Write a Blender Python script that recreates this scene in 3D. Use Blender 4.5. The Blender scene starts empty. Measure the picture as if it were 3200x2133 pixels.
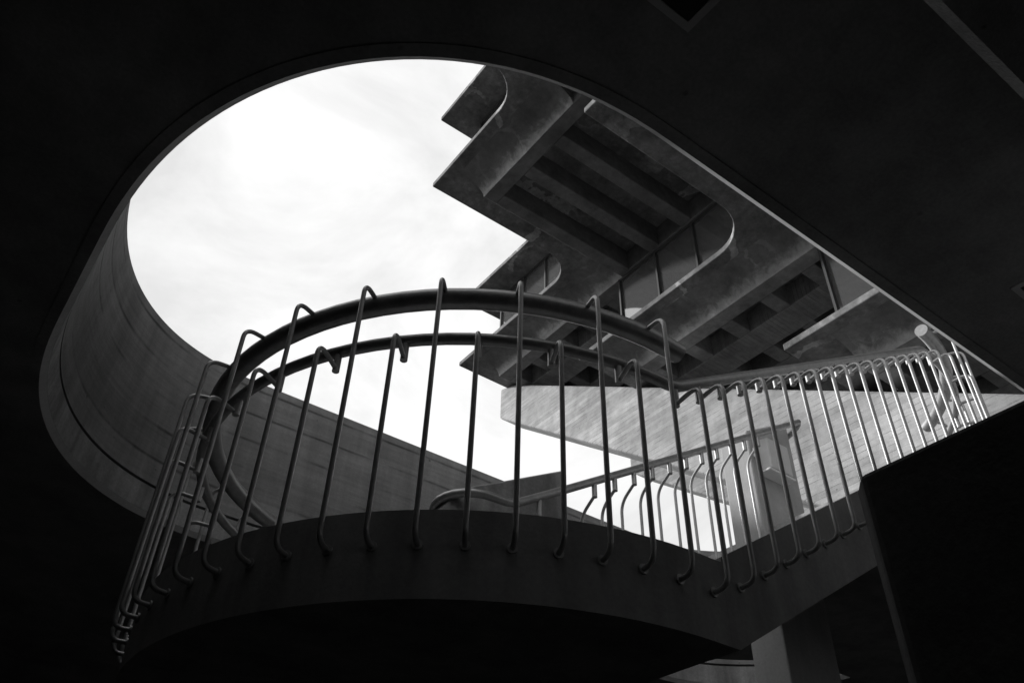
import bpy, bmesh, math, random
from mathutils import Vector, Matrix
random.seed(7)
scene = bpy.context.scene
COL = scene.collection
CZ = 1.6                      # height of the lens above the paving; all "z" below are above the lens

# ------------------------------------------------------------------ camera
cam_d = bpy.data.cameras.new('camera'); cam = bpy.data.objects.new('camera', cam_d); COL.objects.link(cam)
PIT, ROL, YAW = math.radians(39.534), math.radians(1.773), math.radians(54.338)
fw = Vector((math.cos(PIT)*math.cos(YAW), math.cos(PIT)*math.sin(YAW), math.sin(PIT)))
r0 = Vector((math.sin(YAW), -math.cos(YAW), 0)); u0 = r0.cross(fw)
rt = r0*math.cos(ROL) + u0*math.sin(ROL); up = -r0*math.sin(ROL) + u0*math.cos(ROL)
cam.matrix_world = Matrix(((rt.x, up.x, -fw.x, 0), (rt.y, up.y, -fw.y, 0), (rt.z, up.z, -fw.z, CZ), (0, 0, 0, 1)))
cam_d.sensor_width = 36; cam_d.lens = 29.773; cam_d.clip_start = 0.05; cam_d.clip_end = 2000
scene.camera = cam

# ------------------------------------------------------------------ sky, sun, exposure
SUN_TO = Vector((-0.48, 0.79, 0.385)).normalized()
sun_el = math.asin(SUN_TO.z); sun_az = math.atan2(SUN_TO.x, SUN_TO.y)
world = bpy.data.worlds.new('World'); scene.world = world; world.use_nodes = True
nt = world.node_tree; nt.nodes.clear()
def N(t, kind, **kw):
    n = t.nodes.new(kind)
    for k, v in kw.items(): setattr(n, k, v)
    return n
sky = N(nt, 'ShaderNodeTexSky', sky_type='NISHITA', sun_disc=False)
sky.sun_elevation = sun_el; sky.sun_rotation = sun_az
bw = N(nt, 'ShaderNodeRGBToBW'); nt.links.new(sky.outputs[0], bw.inputs[0])
tc = N(nt, 'ShaderNodeTexCoord')
mp = N(nt, 'ShaderNodeMapping'); mp.inputs['Scale'].default_value = (1.0, 1.0, 1.6)
nt.links.new(tc.outputs['Generated'], mp.inputs[0])
n1 = N(nt, 'ShaderNodeTexNoise'); n1.inputs['Scale'].default_value = 3.2; n1.inputs['Detail'].default_value = 7; n1.inputs['Roughness'].default_value = 0.58; n1.inputs['Distortion'].default_value = 0.5
nt.links.new(mp.outputs[0], n1.inputs['Vector'])
cr = N(nt, 'ShaderNodeValToRGB'); cr.color_ramp.elements[0].position = 0.40; cr.color_ramp.elements[1].position = 0.62
cr.color_ramp.elements[0].color = (0.78, 0.78, 0.78, 1); cr.color_ramp.elements[1].color = (1.05, 1.05, 1.05, 1)
nt.links.new(n1.outputs['Fac'], cr.inputs[0])
cl = N(nt, 'ShaderNodeMath', operation='MULTIPLY'); cl.inputs[1].default_value = 10.0     # white cloud sheet
nt.links.new(cr.outputs[0], cl.inputs[0])
mx = N(nt, 'ShaderNodeMath', operation='MULTIPLY_ADD'); mx.inputs[1].default_value = 0.25
nt.links.new(bw.outputs[0], mx.inputs[0]); nt.links.new(cl.outputs[0], mx.inputs[2])
bg = N(nt, 'ShaderNodeBackground'); bg.inputs['Strength'].default_value = 0.095
nt.links.new(mx.outputs[0], bg.inputs['Color'])
wo = N(nt, 'ShaderNodeOutputWorld'); nt.links.new(bg.outputs[0], wo.inputs[0])
sun_d = bpy.data.lights.new('sun', 'SUN'); sun_d.energy = 3.8; sun_d.angle = math.radians(5); sun_d.color = (1, 1, 1)
sun = bpy.data.objects.new('sun', sun_d); COL.objects.link(sun)
sun.rotation_euler = SUN_TO.to_track_quat('Z', 'Y').to_euler(); sun.location = (0, 0, 60)
scene.view_settings.view_transform = 'Standard'; scene.view_settings.look = 'None'
scene.view_settings.exposure = 0.0; scene.view_settings.gamma = 1.0; scene.view_settings.use_curve_mapping = False
scene.render.engine = 'CYCLES'
scene.cycles.max_bounces = 6; scene.cycles.diffuse_bounces = 4; scene.cycles.glossy_bounces = 3; scene.cycles.use_denoising = True; scene.cycles.caustics_reflective = False; scene.cycles.caustics_refractive = False

# ------------------------------------------------------------------ materials
def concrete(name, base, var=0.25, board=None, bw_=0.12, streak=0.0, rough=0.85, bump=0.3, pores=0.5, veins=0.0, scale=1.0, vein_scale=0.5, grain=1.0, pale_foot=0.0):
    m = bpy.data.materials.new(name); m.use_nodes = True; t = m.node_tree; t.nodes.clear(); L = t.links.new
    geo = N(t, 'ShaderNodeNewGeometry'); pos = geo.outputs['Position']
    out = N(t, 'ShaderNodeOutputMaterial'); b = N(t, 'ShaderNodeBsdfPrincipled'); L(b.outputs[0], out.inputs[0])
    b.inputs['Roughness'].default_value = rough; b.inputs['Specular IOR Level'].default_value = 0.25
    def noise(sc, det=5, ro=0.6, dist=0.0, vec=None):
        n = N(t, 'ShaderNodeTexNoise'); n.inputs['Scale'].default_value = sc; n.inputs['Detail'].default_value = det
        n.inputs['Roughness'].default_value = ro; n.inputs['Distortion'].default_value = dist
        L(vec if vec is not None else pos, n.inputs['Vector']); return n.outputs['Fac']
    def mr(v, a, b_, c, d):
        n = N(t, 'ShaderNodeMapRange'); n.inputs[1].default_value = a; n.inputs[2].default_value = b_
        n.inputs[3].default_value = c; n.inputs[4].default_value = d; L(v, n.inputs[0]); return n.outputs[0]
    def mul(a, b_):
        n = N(t, 'ShaderNodeMath', operation='MULTIPLY'); L(a, n.inputs[0])
        if isinstance(b_, float): n.inputs[1].default_value = b_
        else: L(b_, n.inputs[1])
        return n.outputs[0]
    def add(a, b_):
        n = N(t, 'ShaderNodeMath', operation='ADD'); L(a, n.inputs[0]); L(b_, n.inputs[1]); return n.outputs[0]
    big = mr(noise(0.7*scale, 4, 0.62), 0.3, 0.7, 1-var, 1+var)
    mid = mr(noise(4.0*scale, 4, 0.68), 0.3, 0.7, 1-var*0.6, 1+var*0.6)
    fine = mr(noise(60*scale, 1, 0.6), 0.25, 0.75, 1-var*0.35, 1+var*0.35)
    v = mul(mul(big, mid), fine)
    hgt = noise(45*scale, 2, 0.7)
    hs = mul(hgt, 0.35)
    if streak:
        ms = N(t, 'ShaderNodeMapping'); ms.inputs['Scale'].default_value = (5, 5, 0.35); L(pos, ms.inputs[0])
        v = mul(v, mr(noise(1.0, 3, 0.7, 0.0, ms.outputs[0]), 0.35, 0.75, 1+streak*0.4, 1-streak))
    if board:
        sep = N(t, 'ShaderNodeSeparateXYZ'); L(pos, sep.inputs[0])
        cc = add(mul(sep.outputs['X'], float(board[0])), add(mul(sep.outputs['Y'], float(board[1])), mul(sep.outputs['Z'], float(board[2]))))
        wob = mr(noise(0.8, 3, 0.5), 0, 1, -0.02, 0.02)
        cell = mul(add(cc, wob), 1.0/bw_)
        fl = N(t, 'ShaderNodeMath', operation='FLOOR'); L(cell, fl.inputs[0])
        fr = N(t, 'ShaderNodeMath', operation='FRACT'); L(cell, fr.inputs[0])
        wn = N(t, 'ShaderNodeTexWhiteNoise', noise_dimensions='1D'); L(fl.outputs[0], wn.inputs['W'])
        tone = mr(wn.outputs['Value'], 0, 1, 1-var*0.55, 1+var*0.45)
        d = N(t, 'ShaderNodeMath', operation='PINGPONG'); L(fr.outputs[0], d.inputs[0]); d.inputs[1].default_value = 0.5
        gapn = mr(noise(1.7, 4, 0.6), 0.42, 0.60, 0.0, 1.0)
        line = mr(d.outputs[0], 0.0, 0.075, 1.0, 0.0)
        line = mul(line, gapn)
        dark = mr(line, 0, 1, 1.0, 0.30)
        v = mul(mul(v, tone), dark)
        # wood grain running along the boards
        mg = N(t, 'ShaderNodeMapping')
        mg.inputs['Scale'].default_value = tuple((30.0 if abs(q) > 0.3 else 1.6) for q in board); L(pos, mg.inputs[0])
        gr = noise(1.0, 3, 0.7, 0.0, mg.outputs[0]); v = mul(v, mr(gr, 0.3, 0.7, 1-0.14*grain, 1+0.12*grain))
        hs = add(hs, add(mul(wn.outputs['Value'], 0.5), add(mul(gr, 0.25), mul(line, -0.8))))
    if pores:
        vo = N(t, 'ShaderNodeTexVoronoi'); vo.inputs['Scale'].default_value = 5.5*scale; L(pos, vo.inputs['Vector'])
        po = mr(vo.outputs['Distance'], 0.035, 0.085, 1.0, 0.0)
        sel = mr(noise(2.3*scale, 2), 0.5, 0.6, 0.0, pores); po = mul(po, sel)
        v = mul(v, mr(po, 0, 1, 1.0, 0.35)); hs = add(hs, mul(po, -1.2))
    if veins:
        vv = N(t, 'ShaderNodeTexVoronoi', feature='DISTANCE_TO_EDGE'); vv.inputs['Scale'].default_value = vein_scale
        nz = N(t, 'ShaderNodeTexNoise'); nz.inputs['Scale'].default_value = 0.9; nz.inputs['Detail'].default_value = 5; L(pos, nz.inputs['Vector'])
        ad = N(t, 'ShaderNodeVectorMath', operation='MULTIPLY_ADD'); L(nz.outputs['Color'], ad.inputs[0]); ad.inputs[1].default_value = (1.1, 1.1, 1.1); L(pos, ad.inputs[2])
        L(ad.outputs[0], vv.inputs['Vector'])
        wv = mr(noise(1.3, 4), 0.35, 0.75, 0.004, 0.07)
        q = N(t, 'ShaderNodeMath', operation='LESS_THAN'); L(vv.outputs['Distance'], q.inputs[0]); L(wv, q.inputs[1])
        sel = mul(q.outputs[0], mr(noise(0.35, 2), 0.48, 0.6, 0.0, 1.0))
        v = mul(v, mr(sel, 0, 1, 1.0, 1.0+veins))
        pat = mr(noise(2.2, 6, 0.75, 0.4), 0.52, 0.68, 0.0, 1.0)
        v = mul(v, mr(mul(pat, mr(noise(0.25, 2), 0.45, 0.6, 0.0, 1.0)), 0, 1, 1.0, 1.0+veins*0.7))
    if pale_foot:      # ragged zone, paler towards the foot of the piece
        tcg = N(t, 'ShaderNodeTexCoord'); sg = N(t, 'ShaderNodeSeparateXYZ'); L(tcg.outputs['Generated'], sg.inputs[0])
        rg = mr(noise(2.6, 7, 0.72, 0.5), 0.25, 0.75, -0.38, 0.38)
        v = mul(v, mr(add(sg.outputs['Z'], rg), 0.25, 0.62, 1.0+pale_foot, 1.0))
    v = mul(v, float(base))
    comb = N(t, 'ShaderNodeCombineColor'); L(v, comb.inputs[0]); L(v, comb.inputs[1]); L(v, comb.inputs[2])
    L(comb.outputs[0], b.inputs['Base Color'])
    bp = N(t, 'ShaderNodeBump'); bp.inputs['Strength'].default_value = bump; bp.inputs['Distance'].default_value = 0.012
    L(hs, bp.inputs['Height']); L(bp.outputs[0], b.inputs['Normal'])
    return m

def metal(name, base, metallic, rough, var=0.12):
    m = bpy.data.materials.new(name); m.use_nodes = True; t = m.node_tree; L = t.links.new
    b = t.nodes['Principled BSDF']; geo = N(t, 'ShaderNodeNewGeometry')
    n = N(t, 'ShaderNodeTexNoise'); n.inputs['Scale'].default_value = 22; n.inputs['Detail'].default_value = 6; n.inputs['Roughness'].default_value = 0.7
    L(geo.outputs['Position'], n.inputs['Vector'])
    r = N(t, 'ShaderNodeValToRGB'); lo, hi = base*(1-var), base*(1+var)
    r.color_ramp.elements[0].position = 0.3; r.color_ramp.elements[1].position = 0.7
    r.color_ramp.elements[0].color = (lo, lo, lo, 1); r.color_ramp.elements[1].color = (hi, hi, hi, 1)
    L(n.outputs['Fac'], r.inputs[0]); L(r.outputs[0], b.inputs['Base Color'])
    b.inputs['Metallic'].default_value = metallic
    rr = N(t, 'ShaderNodeMapRange'); rr.inputs[3].default_value = rough-0.08; rr.inputs[4].default_value = rough+0.1; L(n.outputs['Fac'], rr.inputs[0]); L(rr.outputs[0], b.inputs['Roughness'])
    bp = N(t, 'ShaderNodeBump'); bp.inputs['Strength'].default_value = 0.12; bp.inputs['Distance'].default_value = 0.002; L(n.outputs['Fac'], bp.inputs['Height']); L(bp.outputs[0], b.inputs['Normal'])
    return m

M = {}
M['soffit'] = concrete('soffit_concrete', 0.38, 0.32, pores=0.6, bump=0.25)
M['parapet'] = concrete('parapet_concrete', 0.225, 0.20, streak=0.30, pores=1.0, board=(0, 0, 1), bw_=0.235, bump=0.3)
M['ring'] = concrete('ring_concrete', 0.28, 0.34, streak=0.5, pores=0.7, bump=0.25)
M['chamfer'] = concrete('lit_edge_concrete', 0.52, 0.16, pores=0.5, bump=0.2)  # paler base than the concrete beside it, standing in for sunlight on the edge
M['cove'] = concrete('stained_cove_concrete', 0.20, 0.30, pores=0.2, veins=0.4, bump=0.25, pale_foot=1.1)
M['stair'] = concrete('stair_concrete', 0.38, 0.20, pores=0.7, bump=0.2, streak=0.30)
M['pier'] = concrete('pier_concrete', 0.40, 0.16, streak=0.15, pores=0.6)
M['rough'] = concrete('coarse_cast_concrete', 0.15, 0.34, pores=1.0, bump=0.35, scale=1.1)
M['beam'] = concrete('beam_concrete', 0.58, 0.30, pores=1.0, bump=0.8, scale=1.6)
M['plate'] = concrete('weathered_plate_concrete', 0.19, 0.46, pores=0.0, veins=1.0, bump=0.2, scale=1.3, vein_scale=0.33)
M['rib'] = concrete('rib_concrete', 0.18, 0.36, pores=0.2, bump=0.2)
M['board'] = concrete('board_formed_concrete', 0.43, 0.30, board=(0, 0, 1), bw_=0.17, pores=0.9, bump=0.4, scale=0.6, grain=0.7)
M['rib_pale'] = concrete('pale_rib_concrete', 0.30, 0.36, pores=0.2, bump=0.2)
M['boardx'] = concrete('board_formed_soffit', 0.36, 0.26, board=(0, 1, 0), bw_=0.14, pores=0.4, bump=0.55)
M['ground'] = concrete('dark_paving', 0.05, 0.25, pores=0.3)
M['paving'] = concrete('undercroft_paving', 0.15, 0.2, pores=0.3)
M['terrace'] = concrete('terrace_paving', 0.07, 0.2, pores=0.2)
M['steel'] = metal('grey_painted_steel', 0.50, 0.35, 0.33)
M['tube'] = metal('brushed_guard_tube', 0.40, 0.5, 0.34, 0.22)
M['dark_metal'] = metal('dark_mullion', 0.08, 0.3, 0.5)
M['lamp_box'] = metal('pale_lamp_housing', 0.62, 0.0, 0.55, 0.06)
M['trim'] = metal('fixture_trim', 0.8, 0.0, 0.5, 0.05)
M['lens'] = metal('fixture_lens', 0.05, 0.0, 0.3, 0.05)
g = bpy.data.materials.new('window_glass'); g.use_nodes = True; b = g.node_tree.nodes['Principled BSDF']
b.inputs['Base Color'].default_value = (0.42, 0.42, 0.42, 1); b.inputs['Roughness'].default_value = 0.05; b.inputs['Metallic'].default_value = 0.75; b.inputs['IOR'].default_value = 2.6
M['glass'] = g

# ------------------------------------------------------------------ helpers
def link(name, verts, faces, mat, parent=None, smooth=False, bevel=0.0, segs=2, auto=True):
    me = bpy.data.meshes.new(name); me.from_pydata([tuple(v) for v in verts], [], faces); me.update()
    bm = bmesh.new(); bm.from_mesh(me); bmesh.ops.recalc_face_normals(bm, faces=bm.faces[:])
    bm.to_mesh(me); bm.free()
    if smooth:
        for p in me.polygons: p.use_smooth = True
        me.update()
        try: me.set_sharp_from_angle(angle=math.radians(38))
        except Exception: pass
    me.materials.append(M[mat])
    o = bpy.data.objects.new(name, me); COL.objects.link(o)
    if parent is not None: o.parent = parent
    if bevel:
        md = o.modifiers.new('bevel', 'BEVEL'); md.width = bevel; md.segments = segs; md.limit_method = 'ANGLE'; md.angle_limit = math.radians(40)
        md.harden_normals = False
    return o
def box(name, a, b, mat, parent=None, bevel=0.0, segs=1):
    x0, y0, z0 = a; x1, y1, z1 = b; z0 += CZ; z1 += CZ
    v = [(x0,y0,z0),(x1,y0,z0),(x1,y1,z0),(x0,y1,z0),(x0,y0,z1),(x1,y0,z1),(x1,y1,z1),(x0,y1,z1)]
    f = [(0,3,2,1),(4,5,6,7),(0,1,5,4),(1,2,6,5),(2,3,7,6),(3,0,4,7)]
    return link(name, v, f, mat, parent, bevel=bevel, segs=segs)
def prism(name, poly, z0, z1, mat, parent=None, bevel=0.0, smooth=False):
    n = len(poly); v = [(x, y, z0+CZ) for x, y in poly] + [(x, y, z1+CZ) for x, y in poly]
    f = [tuple(range(n-1, -1, -1)), tuple(range(n, 2*n))] + [(i, (i+1) % n, n+(i+1) % n, n+i) for i in range(n)]
    return link(name, v, f, mat, parent, bevel=bevel, smooth=smooth)
def extrude_y(name, poly_xz, y0, y1, mat, parent=None, bevel=0.0, smooth=False):
    n = len(poly_xz); v = [(x, y0, z+CZ) for x, z in poly_xz] + [(x, y1, z+CZ) for x, z in poly_xz]
    f = [tuple(range(n)), tuple(range(2*n-1, n-1, -1))] + [(i, n+i, n+(i+1) % n, (i+1) % n) for i in range(n)]
    return link(name, v, f, mat, parent, bevel=bevel, smooth=smooth)
def extrude_x(name, poly_yz, x0, x1, mat, parent=None, bevel=0.0):
    n = len(poly_yz); v = [(x0, y, z+CZ) for y, z in poly_yz] + [(x1, y, z+CZ) for y, z in poly_yz]
    f = [tuple(range(n)), tuple(range(2*n-1, n-1, -1))] + [(i, n+i, n+(i+1) % n, (i+1) % n) for i in range(n)]
    return link(name, v, f, mat, parent, bevel=bevel)
def round_path(pts, rad, seg=6):
    """polyline with its inner corners rounded"""
    pts = [Vector(p) for p in pts]; out = [pts[0]]
    rads = rad if isinstance(rad, (list, tuple)) else [rad]*(len(pts)-2)
    for i in range(1, len(pts)-1):
        a, b, c = pts[i-1], pts[i], pts[i+1]; d1 = (a-b); d2 = (c-b); r = min(rads[i-1], d1.length*0.49, d2.length*0.49)
        p = b + d1.normalized()*r; q = b + d2.normalized()*r
        for k in range(seg+1):
            s = k/seg; out.append(p*(1-s)**2 + b*2*s*(1-s) + q*s*s)
    out.append(pts[-1]); return out
def tube(name, path, r, mat, parent=None, sides=10):
    P = [Vector(p)+Vector((0, 0, CZ)) for p in path]
    Q = [P[0]]
    for p in P[1:]:
        if (p-Q[-1]).length > 1e-4: Q.append(p)
    P = Q; n = len(P); verts = []; faces = []
    T = [((P[min(i+1, n-1)]-P[max(i-1, 0)]).normalized()) for i in range(n)]
    nrm = T[0].orthogonal().normalized()
    for i in range(n):
        nrm = (nrm - T[i]*nrm.dot(T[i])).normalized(); bi = T[i].cross(nrm)
        for k in range(sides):
            a = 2*math.pi*k/sides; verts.append(P[i] + (nrm*math.cos(a)+bi*math.sin(a))*r)
    for i in range(n-1):
        for k in range(sides):
            k2 = (k+1) % sides; faces.append((i*sides+k, i*sides+k2, (i+1)*sides+k2, (i+1)*sides+k))
    faces.append(tuple(range(sides-1, -1, -1))); faces.append(tuple(range((n-1)*sides, n*sides)))
    return link(name, verts, faces, mat, parent, smooth=True)
def tag(o, label=None, cat=None, group=None, kind=None):
    for k, v in (('label', label), ('category', cat), ('group', group), ('kind', kind)):
        if v: o[k] = v
    return o
def empty(name, loc):
    o = bpy.data.objects.new(name, None); COL.objects.link(o); o.location = (loc[0], loc[1], loc[2]); o.empty_display_size = 0.3
    bpy.context.view_layer.update(); return o
def adopt(root):
    """keep world placement of the parts of an Empty"""
    bpy.context.view_layer.update()
    for ch in root.children: ch.matrix_parent_inverse = root.matrix_world.inverted()
def rrect(x0, x1, y0, y1, r, seg=28):
    P = []
    for cx, cy, a0 in ((x1-r, y0+r, -90), (x1-r, y1-r, 0), (x0+r, y1-r, 90), (x0+r, y0+r, 180)):
        for k in range(seg+1):
            a = math.radians(a0 + 90*k/seg); P.append((cx+r*math.cos(a), cy+r*math.sin(a)))
    return P

# ------------------------------------------------------------------ the setting
CEIL = 2.70; FLOOR = 2.90
HX0, HX1, HY0, HY1, HR = 0.042, 7.347, 1.299, 5.816, 1.356     # edge of the opening in the soffit
EX0, EX1, EY0, EY1 = -11.0, 15.0, -11.0, 10.5                   # extent of the deck
gd = link('ground', [(-300,-300,0),(300,-300,0),(300,300,0),(-300,300,0)], [(0,1,2,3)], 'ground'); tag(gd, 'dark ground around the building', 'ground', kind='structure')
pv = link('pavement', [(-11,-11,0.004),(15,-11,0.004),(15,10.5,0.004),(-11,10.5,0.004)], [(0,1,2,3)], 'paving'); tag(pv, kind='structure')

def ring_loft(name, loops, mat, parent=None, close=True, smooth=True):
    """loops: list of (polygon2d, z); all the same length"""
    n = len(loops[0][0]); v = []; f = []
    for poly, z in loops: v += [(x, y, z+CZ) for x, y in poly]
    m = len(loops)
    for j in range(m if close else m-1):
        j2 = (j+1) % m
        for i in range(n):
            i2 = (i+1) % n; f.append((j*n+i, j*n+i2, j2*n+i2, j2*n+i))
    return link(name, v, f, mat, parent, smooth=smooth)
def hole(off):   # outline of the opening, grown by off
    x0, x1, y0, y1, r = HX0-off, HX1+off, HY0-off, HY1+off, HR+off
    rx, ry, e = 1.632+off, 1.926+off, 2/2.317          # the left end is a flatter, squarer curve than the right
    P = []
    for cx, cy, a0 in ((x1-r, y0+r, -90), (x1-r, y1-r, 0)):
        for k in range(29):
            a = math.radians(a0 + 90*k/28); P.append((cx+r*math.cos(a), cy+r*math.sin(a)))
    for far in (True, False):
        for k in range(41):
            u = math.pi/2*(k/40 if far else 1-k/40)
            cs, sn = max(math.sin(u), 0)**e, max(math.cos(u), 0)**e
            P.append((x0+rx-rx*cs, (y1-ry+ry*sn) if far else (y0+ry-ry*sn)))
    return P
def outer_for(poly):
    """project the hole outline radially to the deck's rectangle"""
    cx, cy = (HX0+HX1)/2, (HY0+HY1)/2; out = []
    for x, y in poly:
        dx, dy = x-cx, y-cy
        s = min(((EX1-cx)/dx if dx > 1e-9 else 1e9), ((EX0-cx)/dx if dx < -1e-9 else 1e9), ((EY1-cy)/dy if dy > 1e-9 else 1e9), ((EY0-cy)/dy if dy < -1e-9 else 1e9))
        out.append((cx+dx*s, cy+dy*s))
    return out
lip = hole(0.050); grv = hole(0.0505)
base_poly = hole(0.0)
# deck: soffit, groove and top surface
deck = ring_loft('ceiling', [(grv, CEIL), (outer_for(base_poly), CEIL), (outer_for(base_poly), FLOOR-0.01), (hole(0.30), FLOOR-0.01), (hole(0.30), CEIL+0.006), (grv, CEIL+0.006)], 'soffit', smooth=False)
tag(deck, 'dark concrete ceiling with a rounded rectangular opening to the sky', 'ceiling', kind='structure')
for i, (a, b_) in enumerate((((EX0-0.3, EY0-0.3, -CZ), (EX0, EY1+0.3, FLOOR)), ((EX1, EY0-0.3, -CZ), (EX1+0.3, EY1+0.3, FLOOR)), ((EX0, EY0-0.3, -CZ), (EX1, EY0, FLOOR)), ((EX0, EY1, -CZ), (EX1, EY1+0.3, FLOOR)))):
    w = box(('unseen_wall_left', 'unseen_wall_right', 'unseen_wall_front', 'unseen_wall_back')[i], a, b_, 'soffit'); tag(w, kind='structure')  # perimeter walls, out of view, added to keep side skylight out of the undercroft

# curved upstand round the opening
pw = empty('parapet_wall', (0.1, 3.5, CEIL+CZ))
tag(pw, 'curved concrete parapet ringing the ceiling opening, with a dark groove near its foot', 'parapet wall')
WZ = 4.125; GZ = 2.912; ch = 0.044
CH = 0.028
ring_loft('drip_lip', [(lip, CEIL-0.004), (hole(0.0), CEIL-0.004), (hole(0.0), CEIL+0.025), (lip, CEIL+0.025)], 'soffit', pw)
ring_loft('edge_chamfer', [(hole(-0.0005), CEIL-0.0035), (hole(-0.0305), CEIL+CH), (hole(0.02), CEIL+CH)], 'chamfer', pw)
ring_loft('lower_band', [(hole(-0.031), CEIL+CH), (hole(-0.036), GZ-0.011), (hole(0.14), GZ-0.011), (hole(0.14), CEIL+CH)], 'ring', pw)
ring_loft('groove', [(hole(-0.008), GZ-0.011), (hole(-0.008), GZ+0.011), (hole(0.12), GZ+0.011), (hole(0.12), GZ-0.011)], 'lens', pw)
ring_loft('upper_wall', [(hole(-0.036), GZ+0.011), (hole(-ch), WZ-0.012), (hole(-ch+0.012), WZ), (hole(0.14), WZ), (hole(0.152), WZ-0.012), (hole(0.152), GZ+0.011)], 'parapet', pw)
adopt(pw)

# downstand beam with a chamfered edge and the two square lights
bm_ = extrude_x('ceiling_beam', [(0.300, CEIL-0.002), (0.300, 2.132), (0.268, 2.10), (-0.55, 2.10), (-0.582, 2.132), (-0.582, CEIL-0.002)], -9.0, 13.0, 'beam')
tag(bm_, 'rough concrete ceiling beam with a pale chamfered edge, top right', 'beam')
for i, (x0, y1, lab) in enumerate(((1.027, 0.936, 'square recessed ceiling light at the top edge'), (3.456, 0.938, 'square recessed ceiling light at the right edge'))):
    s = 0.35; y0 = y1-s; x1 = x0+s; w = 0.028; z0 = CEIL-0.008
    root = empty('ceiling_light', (x0+s/2, y0+s/2, CEIL+CZ)); tag(root, lab, 'ceiling light', 'square ceiling lights')
    def sq(a): return [(x0+a, y0+a), (x1-a, y0+a), (x1-a, y1-a), (x0+a, y1-a)]
    ring_loft('frame', [(sq(0), z0), (sq(w), z0), (sq(w), CEIL-0.001), (sq(0), CEIL-0.001)], 'trim', root, smooth=False)
    prism('lens', sq(w+0.001), CEIL-0.004, CEIL-0.002, 'lens', root)
    adopt(root)

# dark wall at the right, with a chamfered corner
X0, Y1, d, ztop = 1.40, 0.766, 0.050, 0.876
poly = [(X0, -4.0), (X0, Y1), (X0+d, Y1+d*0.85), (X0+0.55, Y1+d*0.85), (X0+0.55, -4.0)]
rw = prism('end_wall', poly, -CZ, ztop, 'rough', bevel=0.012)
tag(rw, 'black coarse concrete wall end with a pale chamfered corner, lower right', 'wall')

# ------------------------------------------------------------------ the stair
CX, CY = 2.255, 3.413
RL = 1.503; LZ1 = 1.386; LZ0 = 1.071
SL = 0.600; XU = 4.715                      # slope of the flights, x where the upper flight ends
UZ1 = LZ1 + 0.617*(XU-2.323); UZ0 = UZ1-0.36
CX2 = 4.871
stair = empty('staircase', (CX, CY, 0)); tag(stair, 'concrete switchback stair with a half-round landing seen from below', 'staircase')
arc = [(CX+RL*math.cos(math.radians(a)), CY+RL*math.sin(math.radians(a))) for a in range(90, 271, 3)]
prism('landing', arc + [(2.3535, CY-RL), (2.3535, CY+RL)], LZ0, LZ1, 'stair', stair, smooth=True)
zt = lambda x: LZ1 + 0.617*(x-2.323)
zb = lambda x: LZ0 + 0.597*(x-2.393)
def strip(y0, y1, dz=0.0, name='stringer'):
    return extrude_y(name, [(2.354, zt(2.354)+dz), (XU, zt(XU)+dz), (XU, zb(XU)), (2.393, LZ0), (2.354, LZ0)], y0, y1, 'stair', stair)
strip(CY-RL, CY-RL+0.14); strip(CY-0.24, CY-0.10, -0.14)
extrude_y('flight_slab', [(2.355, zt(2.355)-0.25), (XU, zt(XU)-0.25), (XU, zb(XU)+0.003), (2.396, LZ0+0.003), (2.355, LZ0+0.003)], CY-RL+0.14, CY-0.24, 'stair', stair)
nst = 9; run = (XU-2.372)/nst; rise = (UZ1-LZ1)/nst
for i in range(nst):
    x = 2.372+run*i; z = LZ1+rise*(i+1)
    if z > UZ1-0.01: z = UZ1-0.012
    box('tread', (x, CY-RL+0.142, z-0.17-0.13), (x+run+0.02, CY-0.242, z-0.21), 'stair', stair)
arc2 = [(CX2+RL*math.cos(math.radians(a)), CY+RL*math.sin(math.radians(a))) for a in range(-90, 91, 3)]
prism('upper_landing', arc2 + [(XU+0.001, CY+RL), (XU+0.001, CY-RL)], UZ0, UZ1, 'stair', stair, smooth=True)
box('floor_bridge', (CX2+1.2, CY-0.9, UZ0+0.01), (HX1+0.25, CY+0.9, UZ1-0.006), 'stair', stair)
# lower flight, on the far side, coming up from the paving
def zt2(x): return LZ1 - SL*(x-2.372)
XG = 2.372 + (LZ1+CZ)/SL
for y0, y1 in ((CY+0.10, CY+0.24), (CY+RL-0.14, CY+RL)):
    extrude_y('stringer', [(2.374, zt2(2.374)), (XG, -CZ), (XG-0.55, -CZ), (2.374, LZ0)], y0, y1, 'stair', stair)
extrude_y('flight_slab', [(2.374, zt2(2.374)-0.17), (XG-0.28, -CZ), (XG-0.55, -CZ), (2.374, LZ0+0.003)], CY+0.24, CY+RL-0.14, 'stair', stair)
ns2 = 17; run2 = (XG-2.374)/ns2; rise2 = (LZ1+CZ)/ns2
for i in range(ns2-1):
    x = 2.374+run2*i; z = LZ1-rise2*(i+1)
    box('tread', (x, CY+0.242, z-0.10), (x+run2+0.02, CY+RL-0.142, z), 'stair', stair)
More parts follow.
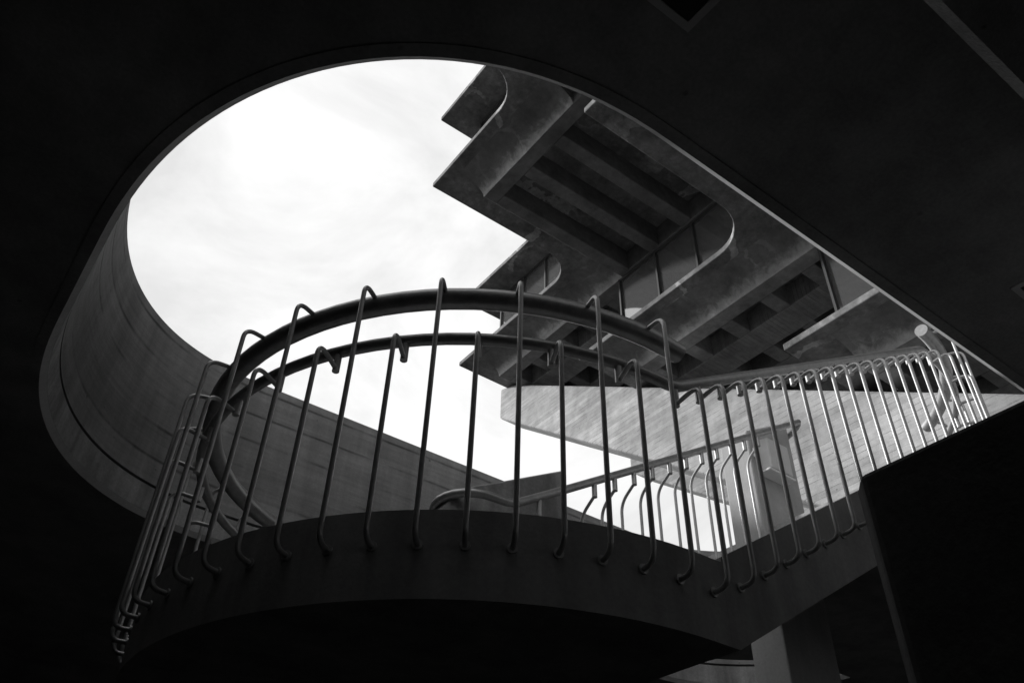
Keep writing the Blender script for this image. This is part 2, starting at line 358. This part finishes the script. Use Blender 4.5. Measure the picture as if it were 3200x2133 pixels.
# stub of the spine wall with its rounded nose
def spine():
    rr = 0.10; prof = [(2.015, 2.118), (2.055, 2.194), (2.13, 2.252), (2.33, 2.354), (2.764, 2.586)]
    def ztop_(x):
        x = max(2.0, min(2.764, x)); pts = [(2.0, 2.055)] + prof
        for (xa, za), (xb, zb_) in zip(pts, pts[1:]):
            if x <= xb: return za + (zb_-za)*(x-xa)/(xb-xa)
        return pts[-1][1]
    # columns along the wall so that the top can follow its rake
    xs = [2.012, 2.025, 2.055, 2.10, 2.17, 2.25, 2.33, 2.5, 2.764]
    v = []; f = []
    for x in xs:
        hw = rr if x > 2.0+rr else math.sqrt(max(rr*rr-(x-2.0-rr)**2, 0.0005))
        zb0 = LZ1-0.02
        for (y, z) in ((CY-hw, zb0), (CY-hw, ztop_(x)-0.012), (CY-hw+0.012, ztop_(x)), (CY+hw-0.012, ztop_(x)), (CY+hw, ztop_(x)-0.012), (CY+hw, zb0)): v.append((x, y, z+CZ))
    n = 6
    for i in range(len(xs)-1):
        for k in range(n): f.append((i*n+k, i*n+(k+1) % n, (i+1)*n+(k+1) % n, (i+1)*n+k))
    f.append(tuple(range(n))); f.append(tuple(range(len(xs)*n-1, (len(xs)-1)*n-1, -1)))
    return link('spine_wall', v, f, 'ring', stair, smooth=True)
spine()
adopt(stair)

# pier at the head of the spine, standing on the paving
pr = empty('concrete_pier', (4.87, 3.45, 0)); tag(pr, 'tall pale concrete pier with raked top behind the stair rails', 'pier')
extrude_y('shaft', [(4.60, -CZ), (5.140, -CZ), (5.140, 3.93), (4.60, 3.63)], 3.313, 3.585, 'pier', pr, bevel=0.012)
adopt(pr)
lb = empty('wall_light', (4.79, 3.27, 3.28+CZ)); tag(lb, 'pale box shaped wall light fixed to the concrete pier', 'wall light')
v = [(4.675, 3.20), (4.92, 3.20), (4.94, 3.312), (4.655, 3.312)]
link('housing', [(x, y, z+CZ) for z, s in ((3.285, 0), (3.547, 0)) for x, y in v], [(0,1,2,3),(4,5,6,7),(0,1,5,4),(1,2,6,5),(2,3,7,6),(3,0,4,7)], 'lamp_box', lb, bevel=0.012)
box('cover_plate', (4.652, 3.2025, 3.262), (4.945, 3.312, 3.282), 'trim', lb, bevel=0.004)
tube('conduit', [(4.632, 3.297, 3.40), (4.632, 3.297, 3.47), (4.66, 3.297, 3.47)], 0.014, 'trim', lb, 8)
adopt(lb)

# ------------------------------------------------------------------ railings
def polar(c, R, a, z): return Vector((c[0]+R*math.cos(math.radians(a)), c[1]+R*math.sin(math.radians(a)), z))
RR = 1.437; HZ = 2.194; GPZ = 2.413
outer = empty('stair_railing', (CX, CY-RL, LZ1+CZ)); tag(outer, 'grey steel outer railing following the half-round landing and the flight, tall bent balusters', 'railing')
path = []
SLR = 0.587
def zr(x): return HZ + SLR*(x-2.283)
path += [Vector((x, CY+RR, HZ-SL*(x-2.372) if x > 2.372 else HZ)) for x in (7.0, 5.5, 4.0, 2.5)]
path += [polar((CX, CY), RR, a, HZ) for a in range(90, 265, 4)]
kink = [polar((CX, CY), RR, 267, HZ), Vector((2.283, CY-RR, HZ)), Vector((2.6, CY-RR, zr(2.6)))]
path += round_path(kink, 0.09)
path += [Vector((x, CY-RR, zr(x))) for x in (3.0, 3.6, 4.2, 4.6)]
uh = 3.70; xk = 2.283+(uh-HZ)/SLR
path += round_path([Vector((4.7, CY-RR, zr(4.7))), Vector((xk, CY-RR, uh)), polar((CX2, CY), RR, -86, uh)], 0.06)
path += [polar((CX2, CY), RR, a, uh) for a in range(-82, -29, 4)]
tube('handrail', path, 0.0255, 'tube', outer, 14)
gp = [polar((CX, CY), RR, a, GPZ) for a in range(118, 270, 4)] + [polar((CX, CY), RR, 270, GPZ), Vector((2.345, CY-RR+0.001, GPZ))]
tube('guard_tube', gp, 0.0465, 'tube', outer, 20)
UG = 3.938
tube('guard_tube', [polar((CX2, CY), RR, a, UG) for a in range(-86, -30, 3)], 0.0465, 'tube', outer, 20)
def bal_parts(base, inward, zhook, ztopc, rail_z, tall, depth_in, lean):
    """base: point on the fascia (x,y); inward: unit 2d vector towards the landing"""
    i = Vector((inward[0], inward[1], 0)); o = Vector((base[0], base[1], 0)); Z = Vector((0, 0, 1))
    off = 0.076
    p0 = o + i*0.02 + Z*zhook; p1 = o - i*off + Z*zhook
    top = o - i*(off-lean)
    if tall:
        p2 = top + Z*ztopc; p3 = o + i*(RL-RR-0.030) + Z*(rail_z+0.012)
        pts = round_path([p0, p1, p2, p3], [0.075, 0.062], 8)
        b = tube('baluster', pts, 0.0101, 'steel', outer, 10)
    else:
        p2 = top + Z*ztopc; p3 = o + i*(RL-RR) + Z*(rail_z-0.090)
        pts = round_path([p0, p1, p2, p3], [0.075, 0.062], 8)
        b = tube('baluster', pts, 0.0101, 'steel', outer, 10)
        k = tube('bracket', [o + i*(RL-RR-0.002) + Z*(rail_z-0.103), o + i*(RL-RR-0.002) + Z*(rail_z-0.02)], 0.0155, 'steel', b, 10)
    fl = tube('hook_collar', [o - i*0.001 + Z*zhook, o - i*0.009 + Z*zhook], 0.019, 'steel', b, 10)
    return b
for n in range(0, 36):
    a = -95.0 - 5.95*n
    tall = (n % 2 == 0)
    ar = math.radians(a)
    if a < -272: break
    bal_parts((CX+RL*math.cos(ar), CY+RL*math.sin(ar)), (-math.cos(ar), -math.sin(ar)), 1.254, 2.418 if tall else 2.140, GPZ if tall else HZ, tall and a > -242, 0, 0.003)
for n in range(-1, 16):
    x = 2.440 + 0.1535*n; zz = SL*(x-2.44)
    bal_parts((x, CY-RL), (0, 1), max(1.309+zz, 1.25), max(zr(x), HZ)-0.066, max(zr(x), HZ), False, 0, 0.003)
for n in range(12):
    a = -88 + 5.95*n; ar = math.radians(a); tall = (n % 2 == 1)
    if a > -28: break
    dz = UZ1-LZ1
    bal_parts((CX2+RL*math.cos(ar), CY+RL*math.sin(ar)), (-math.cos(ar), -math.sin(ar)), 1.06+dz, (UG-0.004 if tall else uh-0.065), UG if tall else uh, tall, 0, 0.003)
for n in range(15):                                  # far side of the lower flight
    x = 2.60+0.30*n; zz = -SL*(x-2.372)
    if HZ+zz-0.1 < -1.0: break
    bal_parts((x, CY+RL), (0, -1), 1.254+zz, HZ+zz-0.065, HZ+zz, False, 0, 0.003)
adopt(outer)
for o in outer.children:
    for c_ in o.children: c_.matrix_parent_inverse = Matrix.Identity(4)

inner = empty('inner_railing', (2.5, 3.31, LZ1+CZ)); tag(inner, 'thin inner stair handrail wrapping the spine wall nose, with short bent balusters', 'railing')
RI = 0.200; IZ = 2.172; YI = CY-RI; SI = 0.610
def zi(x): return IZ + SI*(x-2.345)
nose = [Vector((2.215, CY, IZ)) + Vector((RI*math.cos(math.radians(a)), RI*math.sin(math.radians(a)), 0)) for a in range(90, 271, 15)]
pth = [Vector((6.2, CY+RI, IZ-SL*(6.2-2.4))), Vector((2.4, CY+RI, IZ))] + nose
pth += round_path([Vector((2.235, YI, IZ)), Vector((2.345, YI, IZ+0.004)), Vector((2.7, YI, zi(2.7)))], 0.12)
pth += [Vector((x, YI, zi(x))) for x in (3.3, 4.0, 4.7, 5.11)]
xe = 5.155; ze = zi(5.145)
pth += [Vector((xe+0.06*math.sin(math.radians(t)), CY-RI*math.cos(math.radians(t)), ze+0.02-0.0006*t)) for t in range(10, 181, 17)]
pth += [Vector((5.05, CY+RI, ze-0.13))]
tube('handrail', pth, 0.0235, 'tube', inner, 14)
for x in (2.52,):
    bk = tube('wall_bracket', round_path([Vector((x, 3.311, zi(x)-0.155)), Vector((x, YI+0.002, zi(x)-0.13)), Vector((x, YI+0.002, zi(x)-0.015))], 0.03), 0.014, 'steel', inner, 10)
    tube('rosette', [Vector((x, 3.312, zi(x)-0.155)), Vector((x, 3.304, zi(x)-0.155))], 0.034, 'steel', bk, 16)
for n in range(11):
    x = 2.925 + 0.1647*n; zc = zi(x)
    if x > 4.60: break
    p = round_path([Vector((x, 3.338, zt(x)-0.25)), Vector((x, 3.338, zc-0.178)), Vector((x, YI+0.004, zc-0.096))], [0.10], 8)
    b_ = tube('baluster', p, 0.0098, 'steel', inner, 10)
    tube('bracket', [Vector((x, YI, zc-0.105)), Vector((x, YI, zc-0.015))], 0.016, 'steel', b_, 10)
adopt(inner)
for o in inner.children:
    for c_ in o.children: c_.matrix_parent_inverse = Matrix.Identity(4)

# ------------------------------------------------------------------ the building above
bd = empty('office_building', (20, 5, 0)); tag(bd, 'concrete building of stepped overhanging floors with ribbed soffits and rounded notches', 'building')
FAR = 46.0; NEAR = -45.0
def fillet_poly(pts, rads, seg=10):
    out = []
    n = len(pts)
    for i, (p, r) in enumerate(zip(pts, rads)):
        if r <= 0: out.append(p); continue
        a = Vector((*pts[i-1], 0)); b_ = Vector((*p, 0)); c = Vector((*pts[(i+1) % n], 0))
        d1 = (a-b_).normalized(); d2 = (c-b_).normalized(); ctr = b_ + (d1+d2)*r
        s = b_+d1*r-ctr; e = b_+d2*r-ctr
        for k in range(seg+1):
            w = k/seg*math.pi/2; q = ctr + s*math.cos(w) + e*math.sin(w); out.append((q.x, q.y))
    return out
def floor_plate(z, pts, rads, th=0.20):
    return prism('floor_plate', fillet_poly(pts, rads), z, z+th, 'plate', bd, bevel=0.03)
GD = 0.5     # how far the ribs hang below a plate
def cove(xe, y0, y1, z, rx=0.95):
    x1 = xe+1.35; n = 12; P = []
    for k in range(n+1):
        a = math.pi/2*k/n; P.append((x1-rx+rx*math.sin(a), z-GD+GD*math.cos(a)))
    P += [(x1+0.02, z-GD), (x1+0.02, z+0.05), (x1-rx, z+0.05)]
    return extrude_y('cove', P, y0, y1, 'cove', bd, smooth=True)
def ribs(z, xa, xb, ytop, ybot, x_cells, pitch=1.50, rib=0.45, first=0.45, band=(), up=0.0, mat0='rib'):
    """edge beam, cross ribs and lengthwise ribs hanging under a plate; x_cells = list of (x0,x1) coffers"""
    zg = z-GD
    xs = [xa] + [v for c in x_cells for v in c] + [xb]
    y = ytop-first; rows = []
    while y-(pitch-rib) > ybot: rows.append((y-(pitch-rib), y)); y -= pitch
    for i in range(0, len(xs), 2):
        if xs[i+1]-xs[i] > 0.02:
            mat = 'boardx' if i in band else mat0
            box('rib', (xs[i], ybot, zg), (xs[i+1], ytop, z+up-0.001), mat, bd, bevel=0.02)
    prev = ytop
    for (r0, r1) in rows + [(ybot, ybot)]:
        for (c0, c1) in x_cells:
            if prev-r1 > 0.02: box('rib', (c0, r1, zg+0.004), (c1, prev, z+up-0.001), mat0, bd, bevel=0.02)
        prev = r0
Z0, Z1, Z3, Z4, Z5 = 25.2, 21.6, 17.24, 12.95, 8.65
XA, XB, XC, XD = 2.36, 8.42, 14.48, 20.54
fr = 1.15
plan_top = ([(XA, NEAR), (XA, 11.6), (XB, 11.6), (XB, 16.5), (XC, 16.5), (XC, 23.92), (FAR, 23.92), (FAR, NEAR)], [0, 0, fr, 0, fr, 0, 0, 0])
floor_plate(Z0, *plan_top)
floor_plate(Z1, plan_top[0][:6] + [(FAR, 23.92), (FAR, 22.9), (XC+1.36, 22.9), (XC+1.36, 15.45), (XB+1.36, 15.45), (XB+1.36, 10.5), (XA+1.49, 10.5), (XA+1.49, NEAR)], plan_top[1][:6] + [0]*8)
prism('floor_slab', [(XA+1.4, NEAR), (XA+1.4, 10.6), (XB+1.26, 10.6), (XB+1.26, 15.55), (XC+1.26, 15.55), (XC+1.26, 23.0), (FAR-0.1, 23.0), (FAR-0.1, NEAR)], Z1+0.40, Z1+0.52, 'plate', bd)
floor_plate(Z3, [(XB-0.05, NEAR), (XB-0.05, 8.99), (XC, 8.99), (XC, 16.4), (FAR, 16.4), (FAR, 14.95), (XC+1.36, 14.95), (XC+1.36, 7.9), (XB+1.30, 7.9), (XB+1.30, NEAR)], [0, 0, fr*1.15, 0, 0, 0, 0, 0, 0, 0])
prism('floor_slab', [(XB+1.2, NEAR), (XB+1.2, 7.98), (XC+1.28, 7.98), (XC+1.28, 15.03), (FAR-0.1, 15.03), (FAR-0.1, NEAR)], Z3+0.28, Z3+0.40, 'plate', bd)
floor_plate(Z4, [(XC, NEAR), (XC, 8.96), (FAR, 8.96), (FAR, NEAR)], [0, 0, 0, 0])
floor_plate(Z5, [(XD, NEAR), (XD, 1.5), (FAR, 1.5), (FAR, NEAR)], [0, 0, 0, 0])
for z in (Z1,):
    cove(XB, 10.95, 15.45, z); cove(XC, 15.3, 22.9, z)
    ribs(z, XB+1.37, 16.2, 15.45, 10.5, [(10.26, 15.75)], up=0.40)
    ribs(z, XA+1.5, 16.2, 10.5, -4.0, [(5.0, 15.75)], first=1.0, up=0.40)
    ribs(z, XC+1.37, 30.0, 22.9, 15.47, [(16.37, 17.22), (18.27, 19.12), (20.2, 21.05), (22.1, 22.95)], band=(2, 6), up=0.40)
cove(XC, 7.9, 15.35, Z3); cove(XB-0.05, NEAR+30, 7.9, Z3)
wc = [(16.37, 17.22), (18.27, 19.12), (20.2, 21.05), (22.1, 22.95), (24.0, 24.85), (25.9, 26.75)]
ribs(Z3, XC+1.37, 34.0, 14.95, 2.2, wc, first=0.35, band=(2, 6, 10), up=0.28, mat0='rib_pale')
ribs(Z3, XB+1.35, XC+1.36, 7.9, -6.0, [(10.3, 12.6), (13.2, 15.2)], up=0.28)
cove(XC, -15, 7.9, Z4)
ribs(Z4, XC+1.37, 34.0, 7.9, -9.0, wc, first=0.5, band=(2, 6, 10), mat0='rib_pale')
# glazing set back on each floor
def glazing(x, y0, y1, z0, z1, pitch=1.72, start=None, ret=None):
    y = y1 if start is None else start
    ys = [y1]
    while y > y0:
        if y < y1-0.05: ys.append(y)
        y -= pitch
    ys.append(y0)
    for a, b_ in zip(ys, ys[1:]):
        box('window_pane', (x+0.03, b_+0.03, z0), (x+0.06, a-0.03, z1), 'glass', bd)
    for yy in ys[:-1]:
        box('mullion', (x-0.05, yy-0.035, z0), (x+0.10, yy+0.035, z1), 'dark_metal', bd)
    box('window_head', (x-0.04, y0, z1-0.10), (x+0.09, y1, z1), 'dark_metal', bd)
    if ret:   # the return wall along X
        xx = x
        while xx < ret:
            box('window_pane', (xx+0.12, y1-0.02, z0), (min(xx+1.72, ret), y1+0.01, z1), 'glass', bd)
            box('mullion', (min(xx+1.72, ret)-0.03, y1-0.06, z0), (min(xx+1.72, ret)+0.05, y1+0.06, z1), 'dark_metal', bd); xx += 1.74
glazing(15.87, -6, 15.62, Z3+0.40, Z1-GD, start=13.82, ret=24.0)
glazing(15.97, -6, 8.14, Z4+0.2, Z3-GD, ret=24.0)
glazing(9.63, -6, 15.7, Z1+0.52, Z0, 1.47, ret=15.6)
glazing(15.62, 15.72, 22.6, Z1+0.52, Z0, 1.47, start=21.02, ret=30)
glazing(22.1, -6, 7.5, Z5+0.2, Z4-GD)
# raking beams that carry the steps
def raker(x, w, yend, dz=0.0):
    top = lambda y: 21.56 + 0.594*(y-23.47) + dz
    bot = lambda y: 20.33 + 0.70*(y-24.44) + dz
    yl = -2.0
    P = [(yend, bot(yend)), (yend, top(yend) if top(yend) < Z1-0.02+dz else 21.87), (yl, top(yl)), (yl, bot(yl)-0.5)]
    if yend > 24: P[1] = (yend, 21.86); P.insert(2, (23.47, 21.56))
    return extrude_x('raking_beam', P, x, x+w, 'board', bd, bevel=0.09)
raker(17.0, 1.3, 24.45); raker(23.0, 1.3, 22.9)
adopt(bd)
# terrace finish above the deck, outside the parapet
tr = ring_loft('terrace', [(hole(0.16), FLOOR), (outer_for(base_poly), FLOOR)], 'terrace', close=False, smooth=False); tag(tr, kind='structure')
